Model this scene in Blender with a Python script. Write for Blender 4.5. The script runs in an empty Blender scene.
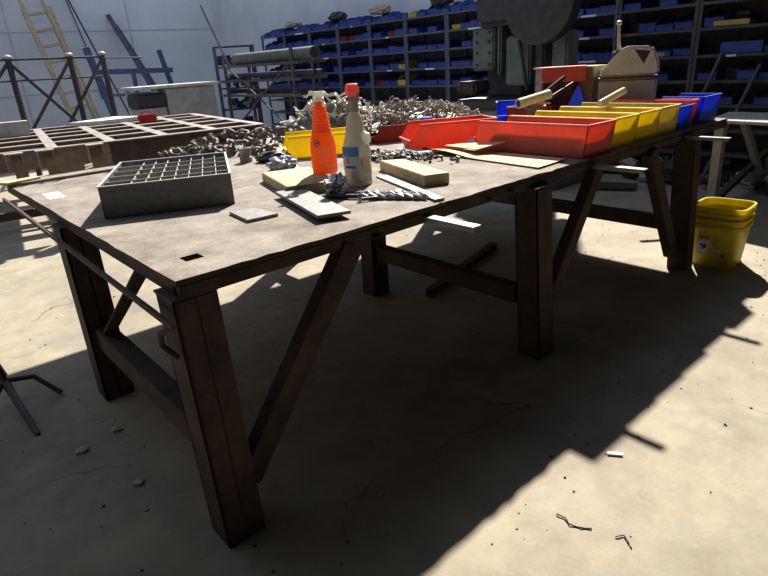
import bpy, bmesh, math, random
from mathutils import Vector, Matrix
random.seed(11)
R = math.radians
scene = bpy.context.scene
COL = scene.collection
TZ = 0.92          # table top height

# ------------------------------------------------------------------ materials
def mat(name, c1, c2=None, rough=.6, metal=0.0, scale=20, detail=6, bump=.0, bscale=None, spec=.5, pos=(.35, .65), dist=.002, trans=0, alpha=1):
    m = bpy.data.materials.new(name); m.use_nodes = True
    nt = m.node_tree; b = nt.nodes['Principled BSDF']
    b.inputs['Roughness'].default_value = rough
    b.inputs['Metallic'].default_value = metal
    b.inputs['Specular IOR Level'].default_value = spec
    if trans: b.inputs['Transmission Weight'].default_value = trans
    b.inputs['Alpha'].default_value = alpha
    tc = nt.nodes.new('ShaderNodeTexCoord')
    if c2 is None:
        b.inputs['Base Color'].default_value = (*c1, 1)
    else:
        n = nt.nodes.new('ShaderNodeTexNoise'); n.inputs['Scale'].default_value = scale; n.inputs['Detail'].default_value = detail
        n.inputs['Roughness'].default_value = .65
        r = nt.nodes.new('ShaderNodeValToRGB')
        r.color_ramp.elements[0].position = pos[0]; r.color_ramp.elements[1].position = pos[1]
        r.color_ramp.elements[0].color = (*c1, 1); r.color_ramp.elements[1].color = (*c2, 1)
        nt.links.new(tc.outputs['Object'], n.inputs['Vector']); nt.links.new(n.outputs['Fac'], r.inputs['Fac'])
        nt.links.new(r.outputs['Color'], b.inputs['Base Color'])
    if bump:
        n2 = nt.nodes.new('ShaderNodeTexNoise'); n2.inputs['Scale'].default_value = bscale or scale * 3; n2.inputs['Detail'].default_value = 5
        bp = nt.nodes.new('ShaderNodeBump'); bp.inputs['Strength'].default_value = bump; bp.inputs['Distance'].default_value = dist
        nt.links.new(tc.outputs['Object'], n2.inputs['Vector']); nt.links.new(n2.outputs['Fac'], bp.inputs['Height'])
        nt.links.new(bp.outputs['Normal'], b.inputs['Normal'])
    return m

def layered(name, base1, base2, s1, spots, rough=.8, bump=.3, bs=60, metal=0, cracks=None, spec=.4, dist=.003):
    """base noise mix plus a list of (scale, low, high, colour, strength) stain layers and optional crack layer"""
    m = mat(name, base1, base2, rough=rough, metal=metal, scale=s1, bump=bump, bscale=bs, spec=spec, dist=dist)
    nt = m.node_tree; b = nt.nodes['Principled BSDF']
    tc = [n for n in nt.nodes if n.type == 'TEX_COORD'][0]
    cur = b.inputs['Base Color'].links[0].from_socket
    for i, (sc, lo, hi, colr, st) in enumerate(spots):
        n = nt.nodes.new('ShaderNodeTexNoise'); n.inputs['Scale'].default_value = sc; n.inputs['Detail'].default_value = 8; n.inputs['Roughness'].default_value = .7
        mp = nt.nodes.new('ShaderNodeMapping'); mp.inputs['Location'].default_value = (3.1 * i + 1, 1.7 * i, .4)
        nt.links.new(tc.outputs['Object'], mp.inputs['Vector']); nt.links.new(mp.outputs['Vector'], n.inputs['Vector'])
        mr = nt.nodes.new('ShaderNodeMapRange'); mr.inputs['From Min'].default_value = lo; mr.inputs['From Max'].default_value = hi; mr.inputs['To Max'].default_value = st
        nt.links.new(n.outputs['Fac'], mr.inputs['Value'])
        mx = nt.nodes.new('ShaderNodeMixRGB'); mx.inputs['Color2'].default_value = (*colr, 1)
        nt.links.new(mr.outputs['Result'], mx.inputs['Fac']); nt.links.new(cur, mx.inputs['Color1']); cur = mx.outputs['Color']
    if cracks:
        v = nt.nodes.new('ShaderNodeTexVoronoi'); v.feature = 'DISTANCE_TO_EDGE'; v.inputs['Scale'].default_value = cracks[0]
        nn = nt.nodes.new('ShaderNodeTexNoise'); nn.inputs['Scale'].default_value = 3; nn.inputs['Detail'].default_value = 6
        mxv = nt.nodes.new('ShaderNodeMixRGB'); mxv.inputs['Fac'].default_value = .25
        nt.links.new(tc.outputs['Object'], nn.inputs['Vector']); nt.links.new(tc.outputs['Object'], mxv.inputs['Color1']); nt.links.new(nn.outputs['Color'], mxv.inputs['Color2'])
        nt.links.new(mxv.outputs['Color'], v.inputs['Vector'])
        mr = nt.nodes.new('ShaderNodeMapRange'); mr.inputs['From Min'].default_value = 0; mr.inputs['From Max'].default_value = cracks[1]; mr.inputs['To Min'].default_value = cracks[2]; mr.inputs['To Max'].default_value = 0
        nt.links.new(v.outputs['Distance'], mr.inputs['Value'])
        msk = nt.nodes.new('ShaderNodeTexNoise'); msk.inputs['Scale'].default_value = 1.3
        nt.links.new(tc.outputs['Object'], msk.inputs['Vector'])
        m3 = nt.nodes.new('ShaderNodeMapRange'); m3.inputs['From Min'].default_value = .5; m3.inputs['From Max'].default_value = .62
        nt.links.new(msk.outputs['Fac'], m3.inputs['Value'])
        mul = nt.nodes.new('ShaderNodeMath'); mul.operation = 'MULTIPLY'
        nt.links.new(mr.outputs['Result'], mul.inputs[0]); nt.links.new(m3.outputs['Result'], mul.inputs[1])
        mx = nt.nodes.new('ShaderNodeMixRGB'); mx.inputs['Color2'].default_value = (.06, .05, .04, 1)
        nt.links.new(mul.outputs['Value'], mx.inputs['Fac']); nt.links.new(cur, mx.inputs['Color1']); cur = mx.outputs['Color']
    nt.links.new(cur, b.inputs['Base Color'])
    return m

M = {}
M['darkwall'] = mat('added_dark_wall', (.03, .03, .034), (.055, .055, .062), .9, scale=3)  # dark colour for the added unseen walls, so they return little light
M['floor'] = layered('concrete_floor', (.245, .205, .145), (.345, .298, .215), 1.6,
    [(5, .45, .75, (.16, .142, .11), .6), (38, .62, .72, (.085, .07, .055), .55), (120, .62, .74, (.07, .06, .045), .5), (14, .58, .72, (.36, .34, .29), .45), (.9, .48, .62, (.15, .13, .10), .6), (.7, .52, .66, (.23, .225, .205), .5)],
    rough=.85, bump=.25, bs=70, cracks=(1.6, .012, .55))
M['wall'] = layered('grey_blue_plaster', (.58, .585, .60), (.70, .705, .72), .9,
    [(.6, .5, .7, (.68, .67, .66), .5), (6, .6, .8, (.30, .31, .34), .35)], rough=.9, bump=.2, bs=14, dist=.01)
M['top'] = layered('worn_steel_plate', (.180, .155, .130), (.300, .265, .225), 7,
    [(3, .48, .66, (.115, .088, .068), .7), (60, .56, .68, (.38, .35, .31), .55), (9, .58, .68, (.33, .30, .26), .5), (150, .56, .66, (.06, .042, .03), .6), (22, .60, .72, (.19, .12, .08), .45)],
    rough=.9, bump=.45, bs=90, metal=0, spec=.12)
M['rust'] = layered('dark_rusty_steel', (.030, .020, .017), (.075, .045, .034), 9,
    [(30, .58, .72, (.15, .08, .045), .5), (90, .66, .74, (.25, .20, .16), .35)], rough=.75, bump=.5, bs=60, metal=.1)
M['darksteel'] = mat('dark_steel', (.02, .02, .024), (.06, .055, .055), .5, .4, 25, bump=.3)
M['lat_side'] = layered('brown_scaled_steel', (.15, .105, .085), (.25, .18, .145), 12,
    [(50, .6, .7, (.30, .24, .20), .5), (5, .5, .7, (.08, .055, .045), .5)], rough=.8, bump=.4, bs=80)
M['lat_top'] = layered('lattice_flange_steel', (.19, .165, .145), (.31, .275, .24), 10,
    [(5, .5, .7, (.20, .15, .12), .5), (90, .62, .72, (.12, .09, .07), .4)], rough=.65, bump=.3, bs=80, metal=.1)
M['ltsteel'] = mat('bare_steel', (.28, .28, .28), (.46, .46, .46), .5, .4, 30, bump=.2)
M['barsteel'] = mat('scaled_flat_bar', (.20, .19, .18), (.34, .33, .31), .4, .3, 30, bump=.2)
M['galv'] = mat('galvanised_steel', (.15, .13, .10), (.36, .31, .245), .7, 0, 25, bump=.2)
M['galv2'] = mat('oxidised_hardware', (.075, .058, .048), (.25, .21, .18), .7, .1, 30, bump=.3)
M['cream'] = mat('cream_wire', (.46, .43, .35), (.70, .67, .59), .5, 0, 30)
M['tray'] = mat('grey_tray_paint', (.10, .105, .115), (.15, .155, .165), .5, .2, 30, bump=.15)
M['tray_in'] = mat('grey_tray_edge', (.30, .29, .28), (.42, .40, .38), .6, .2, 60)
M['plate'] = mat('grey_flat_bar', (.13, .125, .118), (.21, .20, .187), .6, .2, 40, bump=.2)
M['wood'] = layered('weathered_pine', (.36, .275, .155), (.50, .40, .24), 8, [(40, .55, .7, (.24, .16, .09), .5)], rough=.8, bump=.4, bs=60)
M['card'] = mat('tan_card', (.45, .34, .17), (.55, .43, .24), .85, 0, 6, bump=.1)
M['cardbox'] = mat('stained_cardboard', (.24, .21, .155), (.42, .38, .30), .9, 0, 22, bump=.2)
M['paper'] = mat('white_paper', (.78, .78, .76), (.86, .86, .84), .8, 0, 20)
def thin(m, f=.45):       # thin moulded plastic lets some light through
    nt = m.node_tree; b = nt.nodes['Principled BSDF']; out = [n for n in nt.nodes if n.type == 'OUTPUT_MATERIAL'][0]
    tr = nt.nodes.new('ShaderNodeBsdfTranslucent'); mx = nt.nodes.new('ShaderNodeMixShader'); mx.inputs['Fac'].default_value = f
    nt.links.new(b.inputs['Base Color'].links[0].from_socket, tr.inputs['Color'])
    nt.links.new(b.outputs['BSDF'], mx.inputs[1]); nt.links.new(tr.outputs['BSDF'], mx.inputs[2]); nt.links.new(mx.outputs['Shader'], out.inputs['Surface'])
    return m
def plastic(n, c, v=.8, r=.42): return thin(mat(n, tuple(x * v for x in c), c, r, 0, 6, bump=.06, bscale=30))
M['red'] = plastic('red_plastic', (.80, .10, .06))
M['redorange'] = plastic('bright_red_plastic', (.84, .185, .12))
M['maroon'] = plastic('dark_red_plastic', (.33, .045, .04))
M['yellow'] = plastic('yellow_plastic', (.93, .74, .015))
M['yellow2'] = mat('dusty_yellow_plastic', (.60, .47, .05), (.80, .66, .16), .55, 0, 30)
M['blue'] = plastic('blue_plastic', (.03, .12, .78))
M['shelfblue'] = mat('shelf_bin_blue', (.022, .042, .22), (.038, .075, .36), .5, 0, 9)
M['bucket'] = mat('yellow_pail_plastic', (.60, .50, .02), (.74, .63, .03), .38, 0, 5)
thin(M['bucket'], .45); thin(M['yellow2'], .3)
M['content'] = mat('dark_hardware', (.015, .013, .014), (.10, .085, .075), .6, .4, 60, bump=1, dist=.01)
M['content2'] = mat('metal_hardware', (.10, .09, .08), (.42, .38, .32), .5, .4, 90, bump=1, dist=.01)
M['orange'] = plastic('orange_plastic', (.86, .235, .045), .95)
M['pink'] = plastic('pink_red_plastic', (.85, .24, .21), .95)
M['whiteplastic'] = plastic('white_plastic', (.80, .79, .74), .92)
M['clear'] = mat('translucent_bottle', (.62, .60, .50), (.70, .68, .58), .25, 0, 12, trans=.35, alpha=.92)
M['beige'] = mat('beige_translucent', (.50, .42, .30), (.62, .53, .40), .35, 0, 20, trans=.15)
M['label_blue'] = mat('blue_label', (.05, .17, .42), (.10, .26, .55), .6, 0, 40)
M['label_pale'] = mat('pale_label', (.42, .48, .56), (.56, .60, .64), .6, 0, 40)
M['label_peach'] = mat('peach_label', (.72, .48, .30), (.76, .56, .40), .6, 0, 40)
M['ink'] = mat('dark_ink', (.03, .05, .12), None, .7)
M['inkred'] = mat('red_ink', (.36, .05, .03), None, .7)
M['inkgrey'] = mat('grey_ink', (.16, .18, .22), None, .7)
M['inkpale'] = mat('pale_ink', (.80, .52, .30), None, .7)
M['foil'] = mat('crumpled_grey_film', (.10, .10, .12), (.62, .62, .66), .22, .55, 45, bump=.8, bscale=60, dist=.01)
M['shelf'] = mat('grey_blue_shelving', (.075, .09, .125), (.12, .14, .18), .6, .2, 8)
M['shelfdark'] = mat('dark_shelving', (.085, .085, .09), (.13, .125, .125), .9, 0, 8, spec=.1)
M['press'] = layered('grey_green_machine_paint', (.085, .105, .10), (.15, .175, .165), 6, [(18, .55, .7, (.05, .045, .04), .6)], rough=.55, bump=.2, bs=40)  # machine paint darkened to stand for the shade on the press
M['pressdark'] = mat('dark_machine_paint', (.025, .028, .032), (.05, .052, .058), .5, .1, 10)
M['ladder'] = mat('ladder_wood', (.38, .29, .15), (.52, .41, .24), .7, 0, 8)
M['bluesteel'] = mat('blue_painted_steel', (.03, .045, .12), (.06, .08, .19), .5, .1, 8)
M['cabwhite'] = mat('dirty_white_paint', (.40, .41, .38), (.62, .63, .58), .6, 0, 7)
M['can'] = layered('faded_fuel_can', (.50, .47, .38), (.64, .61, .52), 6, [(9, .5, .66, (.38, .34, .27), .7), (60, .6, .7, (.22, .19, .15), .5)], rough=.6, bump=.15, bs=60)
M['can_low'] = layered('stained_fuel_can', (.33, .27, .21), (.43, .36, .29), 8, [(4, .56, .66, (.45, .12, .08), .8), (60, .6, .7, (.16, .13, .10), .5)], rough=.65, bump=.15, bs=60)
M['black'] = mat('black_rubber_and_hole_shade', (.012, .012, .014), (.03, .03, .032), .6, 0, 20)  # rubber and wire, also the painted dark of holes
M['purple'] = mat('purple_grey_paint', (.035, .03, .07), (.10, .09, .14), .7, 0, 9)
M['pipegrey'] = mat('shade_darkened_pipe', (.07, .075, .07), (.13, .13, .12), .7, 0, 9)  # grey darkened to stand for shade that the sun lamp leaves out
M['shadered'] = mat('shade_dark_red_plastic', (.07, .015, .025), (.11, .022, .035), .5, 0, 6)  # red darkened to paint the shade below the upturned bin
M['tube'] = mat('cardboard_tube', (.58, .50, .36), (.70, .63, .49), .8, 0, 12)
M['palewood'] = mat('pale_board', (.30, .29, .25), (.42, .40, .35), .8, 0, 8)
M['redtool'] = plastic('red_box', (.42, .03, .03))
M['roof'] = mat('added_roof_sheet', (.025, .025, .028), (.04, .04, .045), .8)  # dark sheet for the added unseen ceiling

# ------------------------------------------------------------------ mesh builder
class MB:
    def __init__(s): s.v = []; s.f = []; s.mi = []
    def add(s, vs, fs, mi=0):
        o = len(s.v); s.v += [Vector(v) for v in vs]; s.f += [tuple(i + o for i in f) for f in fs]; s.mi += [mi] * len(fs); return s
    def box(s, c, d, rz=0, mi=0, rot=None):
        m = rot if rot is not None else Matrix.Rotation(rz, 3, 'Z')
        h = [x / 2 for x in d]
        vs = [Vector(c) + m @ Vector((sx * h[0], sy * h[1], sz * h[2])) for sz in (-1, 1) for sx, sy in ((-1, -1), (1, -1), (1, 1), (-1, 1))]
        return s.add(vs, [(3, 2, 1, 0), (4, 5, 6, 7), (0, 1, 5, 4), (1, 2, 6, 5), (2, 3, 7, 6), (3, 0, 4, 7)], mi)
    def bb(s, a, b, mi=0):
        return s.box([(a[i] + b[i]) / 2 for i in range(3)], [abs(b[i] - a[i]) for i in range(3)], mi=mi)
    def beam(s, a, b, w, h, up=(0, 0, 1), mi=0):
        a = Vector(a); b = Vector(b); d = (b - a); L = d.length; d.normalize(); up = Vector(up)
        sd = d.cross(up)
        if sd.length < 1e-4: sd = d.cross(Vector((0, 1, 0)))
        sd.normalize(); u = sd.cross(d)
        m = Matrix((d, sd, u)).transposed()
        return s.box((a + b) / 2, (L, w, h), rot=m, mi=mi)
    def tube(s, pts, r, n=8, mi=0, cap=True):
        pts = [Vector(p) for p in pts]; rings = []
        rr = r if isinstance(r, (list, tuple)) else [r] * len(pts)
        prev = None
        for i, p in enumerate(pts):
            t = (pts[min(i + 1, len(pts) - 1)] - pts[max(i - 1, 0)]).normalized()
            if prev is None: x = t.orthogonal().normalized()
            else:
                x = prev - t * prev.dot(t)
                x = x.normalized() if x.length > 1e-5 else t.orthogonal().normalized()
            prev = x; y = t.cross(x)
            rings.append([p + (x * math.cos(2 * math.pi * k / n) + y * math.sin(2 * math.pi * k / n)) * rr[i] for k in range(n)])
        vs = [v for rg in rings for v in rg]; fs = []
        for i in range(len(rings) - 1):
            for k in range(n):
                fs.append((i * n + k, i * n + (k + 1) % n, (i + 1) * n + (k + 1) % n, (i + 1) * n + k))
        if cap: fs.append(tuple(reversed(range(n)))); fs.append(tuple((len(rings) - 1) * n + k for k in range(n)))
        return s.add(vs, fs, mi)
    def lathe(s, prof, n=20, c=(0, 0, 0), sx=1, sy=1, mi=0, cap=True, power=2.0):
        vs = []
        for r, z in prof:
            for k in range(n):
                a = 2 * math.pi * k / n; ca, sa = math.cos(a), math.sin(a)
                q = (abs(ca) ** power + abs(sa) ** power) ** (-1 / power)
                vs.append(Vector(c) + Vector((r * sx * ca * q, r * sy * sa * q, z)))
        fs = []
        for i in range(len(prof) - 1):
            for k in range(n): fs.append((i * n + k, i * n + (k + 1) % n, (i + 1) * n + (k + 1) % n, (i + 1) * n + k))
        if cap: fs.append(tuple(reversed(range(n)))); fs.append(tuple((len(prof) - 1) * n + k for k in range(n)))
        return s.add(vs, fs, mi)
    def prism(s, poly, a, b, axis='x', mi=0):
        """polygon in the two other axes, extruded along axis from a to b"""
        def P(u, v, w): return {'x': (w, u, v), 'y': (u, w, v), 'z': (u, v, w)}[axis]
        n = len(poly)
        vs = [P(u, v, a) for u, v in poly] + [P(u, v, b) for u, v in poly]
        fs = [tuple(reversed(range(n))), tuple(range(n, 2 * n))] + [(i, (i + 1) % n, n + (i + 1) % n, n + i) for i in range(n)]
        return s.add(vs, fs, mi)
    def build(s, name, m, parent=None, bevel=0, smooth=False, seg=2):
        me = bpy.data.meshes.new(name); me.from_pydata([tuple(v) for v in s.v], [], s.f)
        ms = m if isinstance(m, (list, tuple)) else [m]
        for x in ms: me.materials.append(x)
        for p, i in zip(me.polygons, s.mi): p.material_index = min(i, len(ms) - 1)
        b = bmesh.new(); b.from_mesh(me); bmesh.ops.recalc_face_normals(b, faces=b.faces)
        if bevel:
            bmesh.ops.bevel(b, geom=[e for e in b.edges if e.is_manifold and e.calc_face_angle(0) > .5], offset=bevel, segments=seg, affect='EDGES', clamp_overlap=True)
        b.to_mesh(me); b.free()
        if smooth:
            for p in me.polygons: p.use_smooth = True
            try: me.set_sharp_from_angle(angle=R(40))
            except Exception: pass
        o = bpy.data.objects.new(name, me); COL.objects.link(o)
        if parent: o.parent = parent
        return o

def tag(o, label, cat, group=None, kind=None):
    o['label'] = label
    if cat: o['category'] = cat
    if group: o['group'] = group
    if kind: o['kind'] = kind
    return o
def thing(name, label, cat, loc=(0, 0, 0), rz=0, group=None):
    o = bpy.data.objects.new(name, None); o.empty_display_size = .05; COL.objects.link(o)
    o.location = loc; o.rotation_euler = (0, 0, rz); return tag(o, label, cat, group)
def one(mb, name, m, label, cat, loc=(0, 0, 0), rot=(0, 0, 0), group=None, kind=None, **k):
    o = mb.build(name, m, **k); o.location = loc; o.rotation_euler = rot; return tag(o, label, cat, group, kind)
def struct(name, mb, m, **k):
    o = mb.build(name, m, **k); o['kind'] = 'structure'; return o
def copy_tree(o, parent=None):
    c = o.copy(); COL.objects.link(c); c.parent = parent
    for ch in [x for x in scene.objects if x.parent == o]: copy_tree(ch, c)
    return c
def scat(mb, n, fn):
    for _ in range(n): fn(mb)

# ------------------------------------------------------------------ setting
struct('floor', MB().bb((-1.8, -1.8, -.1), (7.8, 15.6, 0)), M['floor'])
struct('wall_right', MB().bb((7.62, -1.6, 0), (7.8, 15.6, 3.05)).bb((7.62, 12.2, 3.05), (7.8, 15.2, 3.6)), M['wall'])
struct('wall_back', MB().bb((-1.6, 15, 0), (7.62, 15.2, 5.2)), M['wall'])
struct('added_wall_left', MB().bb((-1.8, -1.6, 0), (-1.6, 15.6, 4.0)), M['darkwall'])  # added out of view to cut ambient light
struct('added_wall_front', MB().bb((-1.8, -1.8, 0), (7.8, -1.6, 4.0)), M['darkwall'])  # added behind the camera to cut ambient light
struct('added_ceiling', MB().bb((-1.8, -1.8, 4.0), (7.8, 2.5, 4.1)), M['roof'])  # unseen cover added to block part of the sky light
# panel seams and stain strips of the back wall
t1 = MB()
for x in (-1.0, .3, 2.8, 5.3): t1.bb((x, 14.985, 0), (x + .03, 15.0, 5.2))
for z in (2.45, 1.2): t1.bb((-1.6, 14.988, z), (7.6, 15, z + .02))
struct('trim_1', t1, mat('wall_seam', (.44, .455, .49), (.54, .555, .60), .9, scale=3))

# ------------------------------------------------------------------ the big welding table
X0, X1, Y0, Y1 = .52, 4.60, 1.52, 4.02
def YF(x): return 1.515 + .022 * (x - .52)
table = thing('steel_work_table', 'long rusty steel work table with braced legs, covered in parts bins and tools', 'table', (0, 0, 0))
tp = MB()
hx0, hx1, hy0, hy1 = .615, .675, 1.66, 1.715      # small square hole near the corner
xs = sorted(set([X0, hx0, hx1, X1] + [X0 + .05 * i for i in range(1, 78) if X0 + .05 * i < X1 and not (hx0 < X0 + .05 * i < hx1)]))
ysr = [0, hy0, hy1] + [1.52 + .1 * i for i in range(3, 23)]
ys = [y for y in ysr]
grid = {}
for i, x in enumerate(xs):
    for j, y in enumerate(ys):
        yy = YF(x) + random.uniform(-.007, .007) if j == 0 else y
        xx = x + (random.uniform(-.003, .003) if i == 0 else 0)
        zz = TZ + (random.uniform(-.003, .0) if (i == 0 or j == 0) else 0)
        grid[i, j] = len(grid)
        tp.v.append(Vector((xx, yy, zz)))
n = len(tp.v)
for k in range(n): v = tp.v[k]; tp.v.append(Vector((v.x, v.y, TZ - .018)))
def hole(i, j): return hx0 - 1e-6 <= xs[i] < hx1 - 1e-6 and j == 1
for i in range(len(xs) - 1):
    for j in range(len(ys) - 1):
        if hole(i, j): continue
        a, b, c, d = grid[i, j], grid[i + 1, j], grid[i + 1, j + 1], grid[i, j + 1]
        tp.f.append((a, b, c, d)); tp.f.append((d + n, c + n, b + n, a + n)); tp.mi += [0, 0]
        for (p, q, ni, nj) in ((a, b, i, j - 1), (b, c, i + 1, j), (c, d, i, j + 1), (d, a, i - 1, j)):
            if not (0 <= ni < len(xs) - 1 and 0 <= nj < len(ys) - 1) or hole(ni, nj):
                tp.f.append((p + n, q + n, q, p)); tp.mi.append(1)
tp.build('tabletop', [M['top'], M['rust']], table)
YT = ys[-1]
MB().bb((X0, YT + .17, TZ - .018), (X1, Y1, TZ)).build('back_strip', M['top'], table, bevel=.003)
MB().bb((X0 + .02, YT - .03, TZ - .07), (X1, YT + .2, TZ - .05)).build('slot_channel', M['plate'], table)
er = MB(); er.beam((X0 + .01, YF(X0) + .02, TZ - .040), (X1, YF(X1) + .02, TZ - .040), .035, .044)
er.build('edge_rail', M['rust'], table, bevel=.004)
MB().beam((X0 + .025, Y0 + .04, TZ - .040), (X0 + .025, Y1, TZ - .040), .035, .044).build('edge_rail', M['rust'], table, bevel=.004)
MB().beam((X1 - .02, Y0 + .08, TZ - .040), (X1 - .02, Y1, TZ - .040), .035, .044).build('edge_rail', M['rust'], table, bevel=.004)
for x in (.57, 2.27, 3.93):
    for y, w in ((Y0 + .068, .13), (2.80, .13), (3.85, .12)):
        if y > 3 and x < 1: continue
        l = MB(); wx = .135 if x < 1 else (.12 if x < 3 else .10)
        # H section column: two flanges and a web, closed towards the front
        l.bb((x - wx / 2, y - w / 2, 0), (x + wx / 2, y - w / 2 + .012, TZ - .062)); l.bb((x - wx / 2, y + w / 2 - .012, 0), (x + wx / 2, y + w / 2, TZ - .062))
        l.bb((x - wx / 2, y - w / 2, 0), (x - wx / 2 + .012, y + w / 2, TZ - .062)); l.bb((x - .006, y - w / 2, 0), (x + .006, y + w / 2, TZ - .062))
        if y < 2:
            for v in l.v: v.y -= .055 * (1 - v.z / TZ)      # front legs splay out slightly
        l.build('leg', M['rust'], table, bevel=.003)
        MB().bb((x - .07, y - .066, TZ - .063), (x + .07, y + .066, TZ - .055)).build('leg_cap_plate', M['rust'], table)
    z = .33 if x < 1 else .30
    MB().beam((x, Y0 + .13, z), (x, 3.85 if x > 1 else 2.8, z), .075, .09 if x > 1 else .11).build('cross_rail', M['rust'], table, bevel=.004)
def brace(a, b, w=.07, h=.05): MB().beam(a, b, w, h, up=(0, 1, 0)).build('diagonal_brace', M['rust'], table, bevel=.003)
brace((.63, Y0 + .02, .17), (1.15, Y0 + .03, TZ - .06), .085, .06)
brace((2.35, Y0 + .03, .22), (2.78, Y0 + .04, TZ - .06), .075, .06)
brace((3.85, Y0 + .05, .12), (3.40, Y0 + .06, TZ - .06), .09, .06)
MB().beam((.57, 2.70, .34), (.57, 1.92, TZ - .06), .012, .06, up=(1, 0, 0)).build('diagonal_brace', M['rust'], table, bevel=.003)
MB().beam((.455, 3.70, .875), (.475, 1.47, .81), .012, .018).build('tie_rod', M['rust'], table)
for x in (1.50, 2.74, 3.88):
    b = MB(); z = TZ - .040
    b.bb((x, 1.29 if x < 3 else 1.33, z), (x + .045, 2.05, z + .006)); b.bb((x, 1.29 if x < 3 else 1.33, z - .014), (x + .006, 2.05, z))
    b.build('side_angle_bar', M['barsteel'], table, bevel=.001)
for (x, z, s) in ((1.26, TZ - .06, .02), (1.60, TZ - .01, .012), (2.05, TZ - .045, .015), (1.9, TZ - .05, .012)):
    w = MB(); w.lathe([(s * .6, 0), (s, .004), (s * .8, .012), (s * .2, .016)], 8, (x, YF(x) - .004, z)); w.build('weld_lump', M['rust'], table)
# bolts/lugs along the underside of the middle span
hk = MB(); hk.tube([(.475, 1.50, .80), (.462, 1.55, .77), (.468, 1.58, .72), (.49, 1.53, .69)], .009, 6); hk.build('hook', M['rust'], table)

# objects under the table
one(MB().bb((-.03, -.55, 0), (.03, .55, .05)), 'square_steel_tube', M['rust'], 'long dark square tube lying on the floor under the table', 'metal tube', (2.98, 2.64, 0), (0, 0, R(-73)), bevel=.004)

# ------------------------------------------------------------------ grey compartment tray
tray = thing('compartment_tray', 'dark grey steel tray divided into small compartments at left end of table', 'tray', (.625, 2.475, TZ), R(-25))
L, W, Hh = .515, .70, .128
b = MB(); T = .004
b.bb((0, 0, 0), (L, W, T)); b.bb((0, 0, 0), (L, T, Hh)); b.bb((0, W - T, 0), (L, W, Hh)); b.bb((0, 0, 0), (T, W, Hh)); b.bb((L - T, 0, 0), (L, W, Hh))
b.build('tray_body', M['tray'], tray)
rim = MB()
rim.bb((-.004, -.004, Hh), (L + .004, .006, Hh + .004)); rim.bb((-.004, W - .006, Hh), (L + .004, W + .004, Hh + .004)); rim.bb((-.004, .006, Hh), (.006, W - .006, Hh + .004)); rim.bb((L - .006, .006, Hh), (L + .004, W - .006, Hh + .004))
rim.build('tray_rim', M['tray_in'], tray)
for k in range(1, 5): MB().bb((T, W * k / 5 - .002, T), (L - T, W * k / 5 + .002, Hh - .004)).build('long_divider', M['tray_in'], tray)
dv = MB()
for r_ in range(5):
    for k in range(1, 8): dv.bb((L * (.22 + .78 * (k - 1) / 7) - .0015, W * r_ / 5 + .004, T), (L * (.22 + .78 * (k - 1) / 7) + .0015, W * (r_ + 1) / 5 - .004, Hh - .008))
dv.build('short_dividers', M['tray_in'], tray)

# ------------------------------------------------------------------ flat bars, wood, small pieces near the front
def slab(name, m, label, cat, pts, z, t, **k):
    b = MB(); b.prism([(p[0], p[1]) for p in pts], 0, t, 'z')
    c = Vector((sum(p[0] for p in pts) / len(pts), sum(p[1] for p in pts) / len(pts), z))
    for v in b.v: v.x -= c.x; v.y -= c.y
    return one(b, name, m, label, cat, tuple(c), **k)
slab('steel_plate', M['plate'], 'long grey flat steel plate raised slightly off the table near the front edge', 'steel plate', [(1.26, 2.20), (1.125, 1.69), (1.245, 1.65), (1.38, 2.17)], TZ + .016, .012, bevel=.001)
slab('steel_plate', M['plate'], 'small grey square steel plate right of the compartment tray', 'steel plate', [(.985, 2.10), (.965, 1.915), (1.09, 1.905), (1.085, 2.07)], TZ, .012, bevel=.001)
slab('steel_strip', M['darksteel'], 'dark narrow strip under the long raised steel plate', 'steel strip', [(1.23, 2.05), (1.20, 1.78), (1.24, 1.77), (1.28, 2.04)], TZ, .015, bevel=.001)
slab('steel_flat_bar', M['plate'], 'thin flat bar pointing to the front edge beside the wood block', 'steel bar', [(1.80, 2.16), (1.60, 1.57), (1.645, 1.56), (1.85, 2.14)], TZ, .009, bevel=.001)
def block(name, label, pts, h):
    root_c = (sum(p[0] for p in pts) / 4, sum(p[1] for p in pts) / 4)
    b = MB(); b.prism([(p[0] - root_c[0], p[1] - root_c[1]) for p in pts], 0, h, 'z')
    return one(b, name, M['wood'], label, 'wood block', (*root_c, TZ), bevel=.003)
block('wood_block', 'weathered wood block under the orange spray bottle', [(1.425, 2.60), (1.30, 2.17), (1.52, 2.08), (1.66, 2.52)], .045)
block('wood_block', 'weathered wood block on its own right of the clear spray bottle', [(1.945, 2.30), (1.775, 1.80), (1.885, 1.755), (2.045, 2.22)], .05)

def crumple(name, m, label, cat, loc, dim, seed, rz=0, sub=3, amp=.35, group=None, kind=None, flat=True):
    rnd = random.Random(seed); bm = bmesh.new(); bmesh.ops.create_icosphere(bm, subdivisions=sub, radius=.5)
    for v in bm.verts:
        k = 1 + rnd.uniform(-amp, amp * .5); v.co *= k
        if flat and v.co.z < -.3: v.co.z = -.3
        v.co.z += .3
        v.co = Vector((v.co.x * dim[0], v.co.y * dim[1], v.co.z * dim[2]))
    me = bpy.data.meshes.new(name); bm.to_mesh(me); bm.free(); me.materials.append(m)
    o = bpy.data.objects.new(name, me); COL.objects.link(o); o.location = loc; o.rotation_euler.z = rz
    return tag(o, label, cat, group, kind)
crumple('plastic_film_bundle', M['foil'], 'crumpled shiny grey plastic bag in front of the orange bottle', 'plastic bag', (1.46, 2.02, TZ), (.11, .19, .115), 4, R(-35), amp=.28)
crumple('plastic_film_bundle', M['foil'], 'small crumpled silver bag left behind the orange bottle', 'plastic bag', (1.66, 2.78, TZ), (.16, .20, .10), 7, amp=.3)
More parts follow.
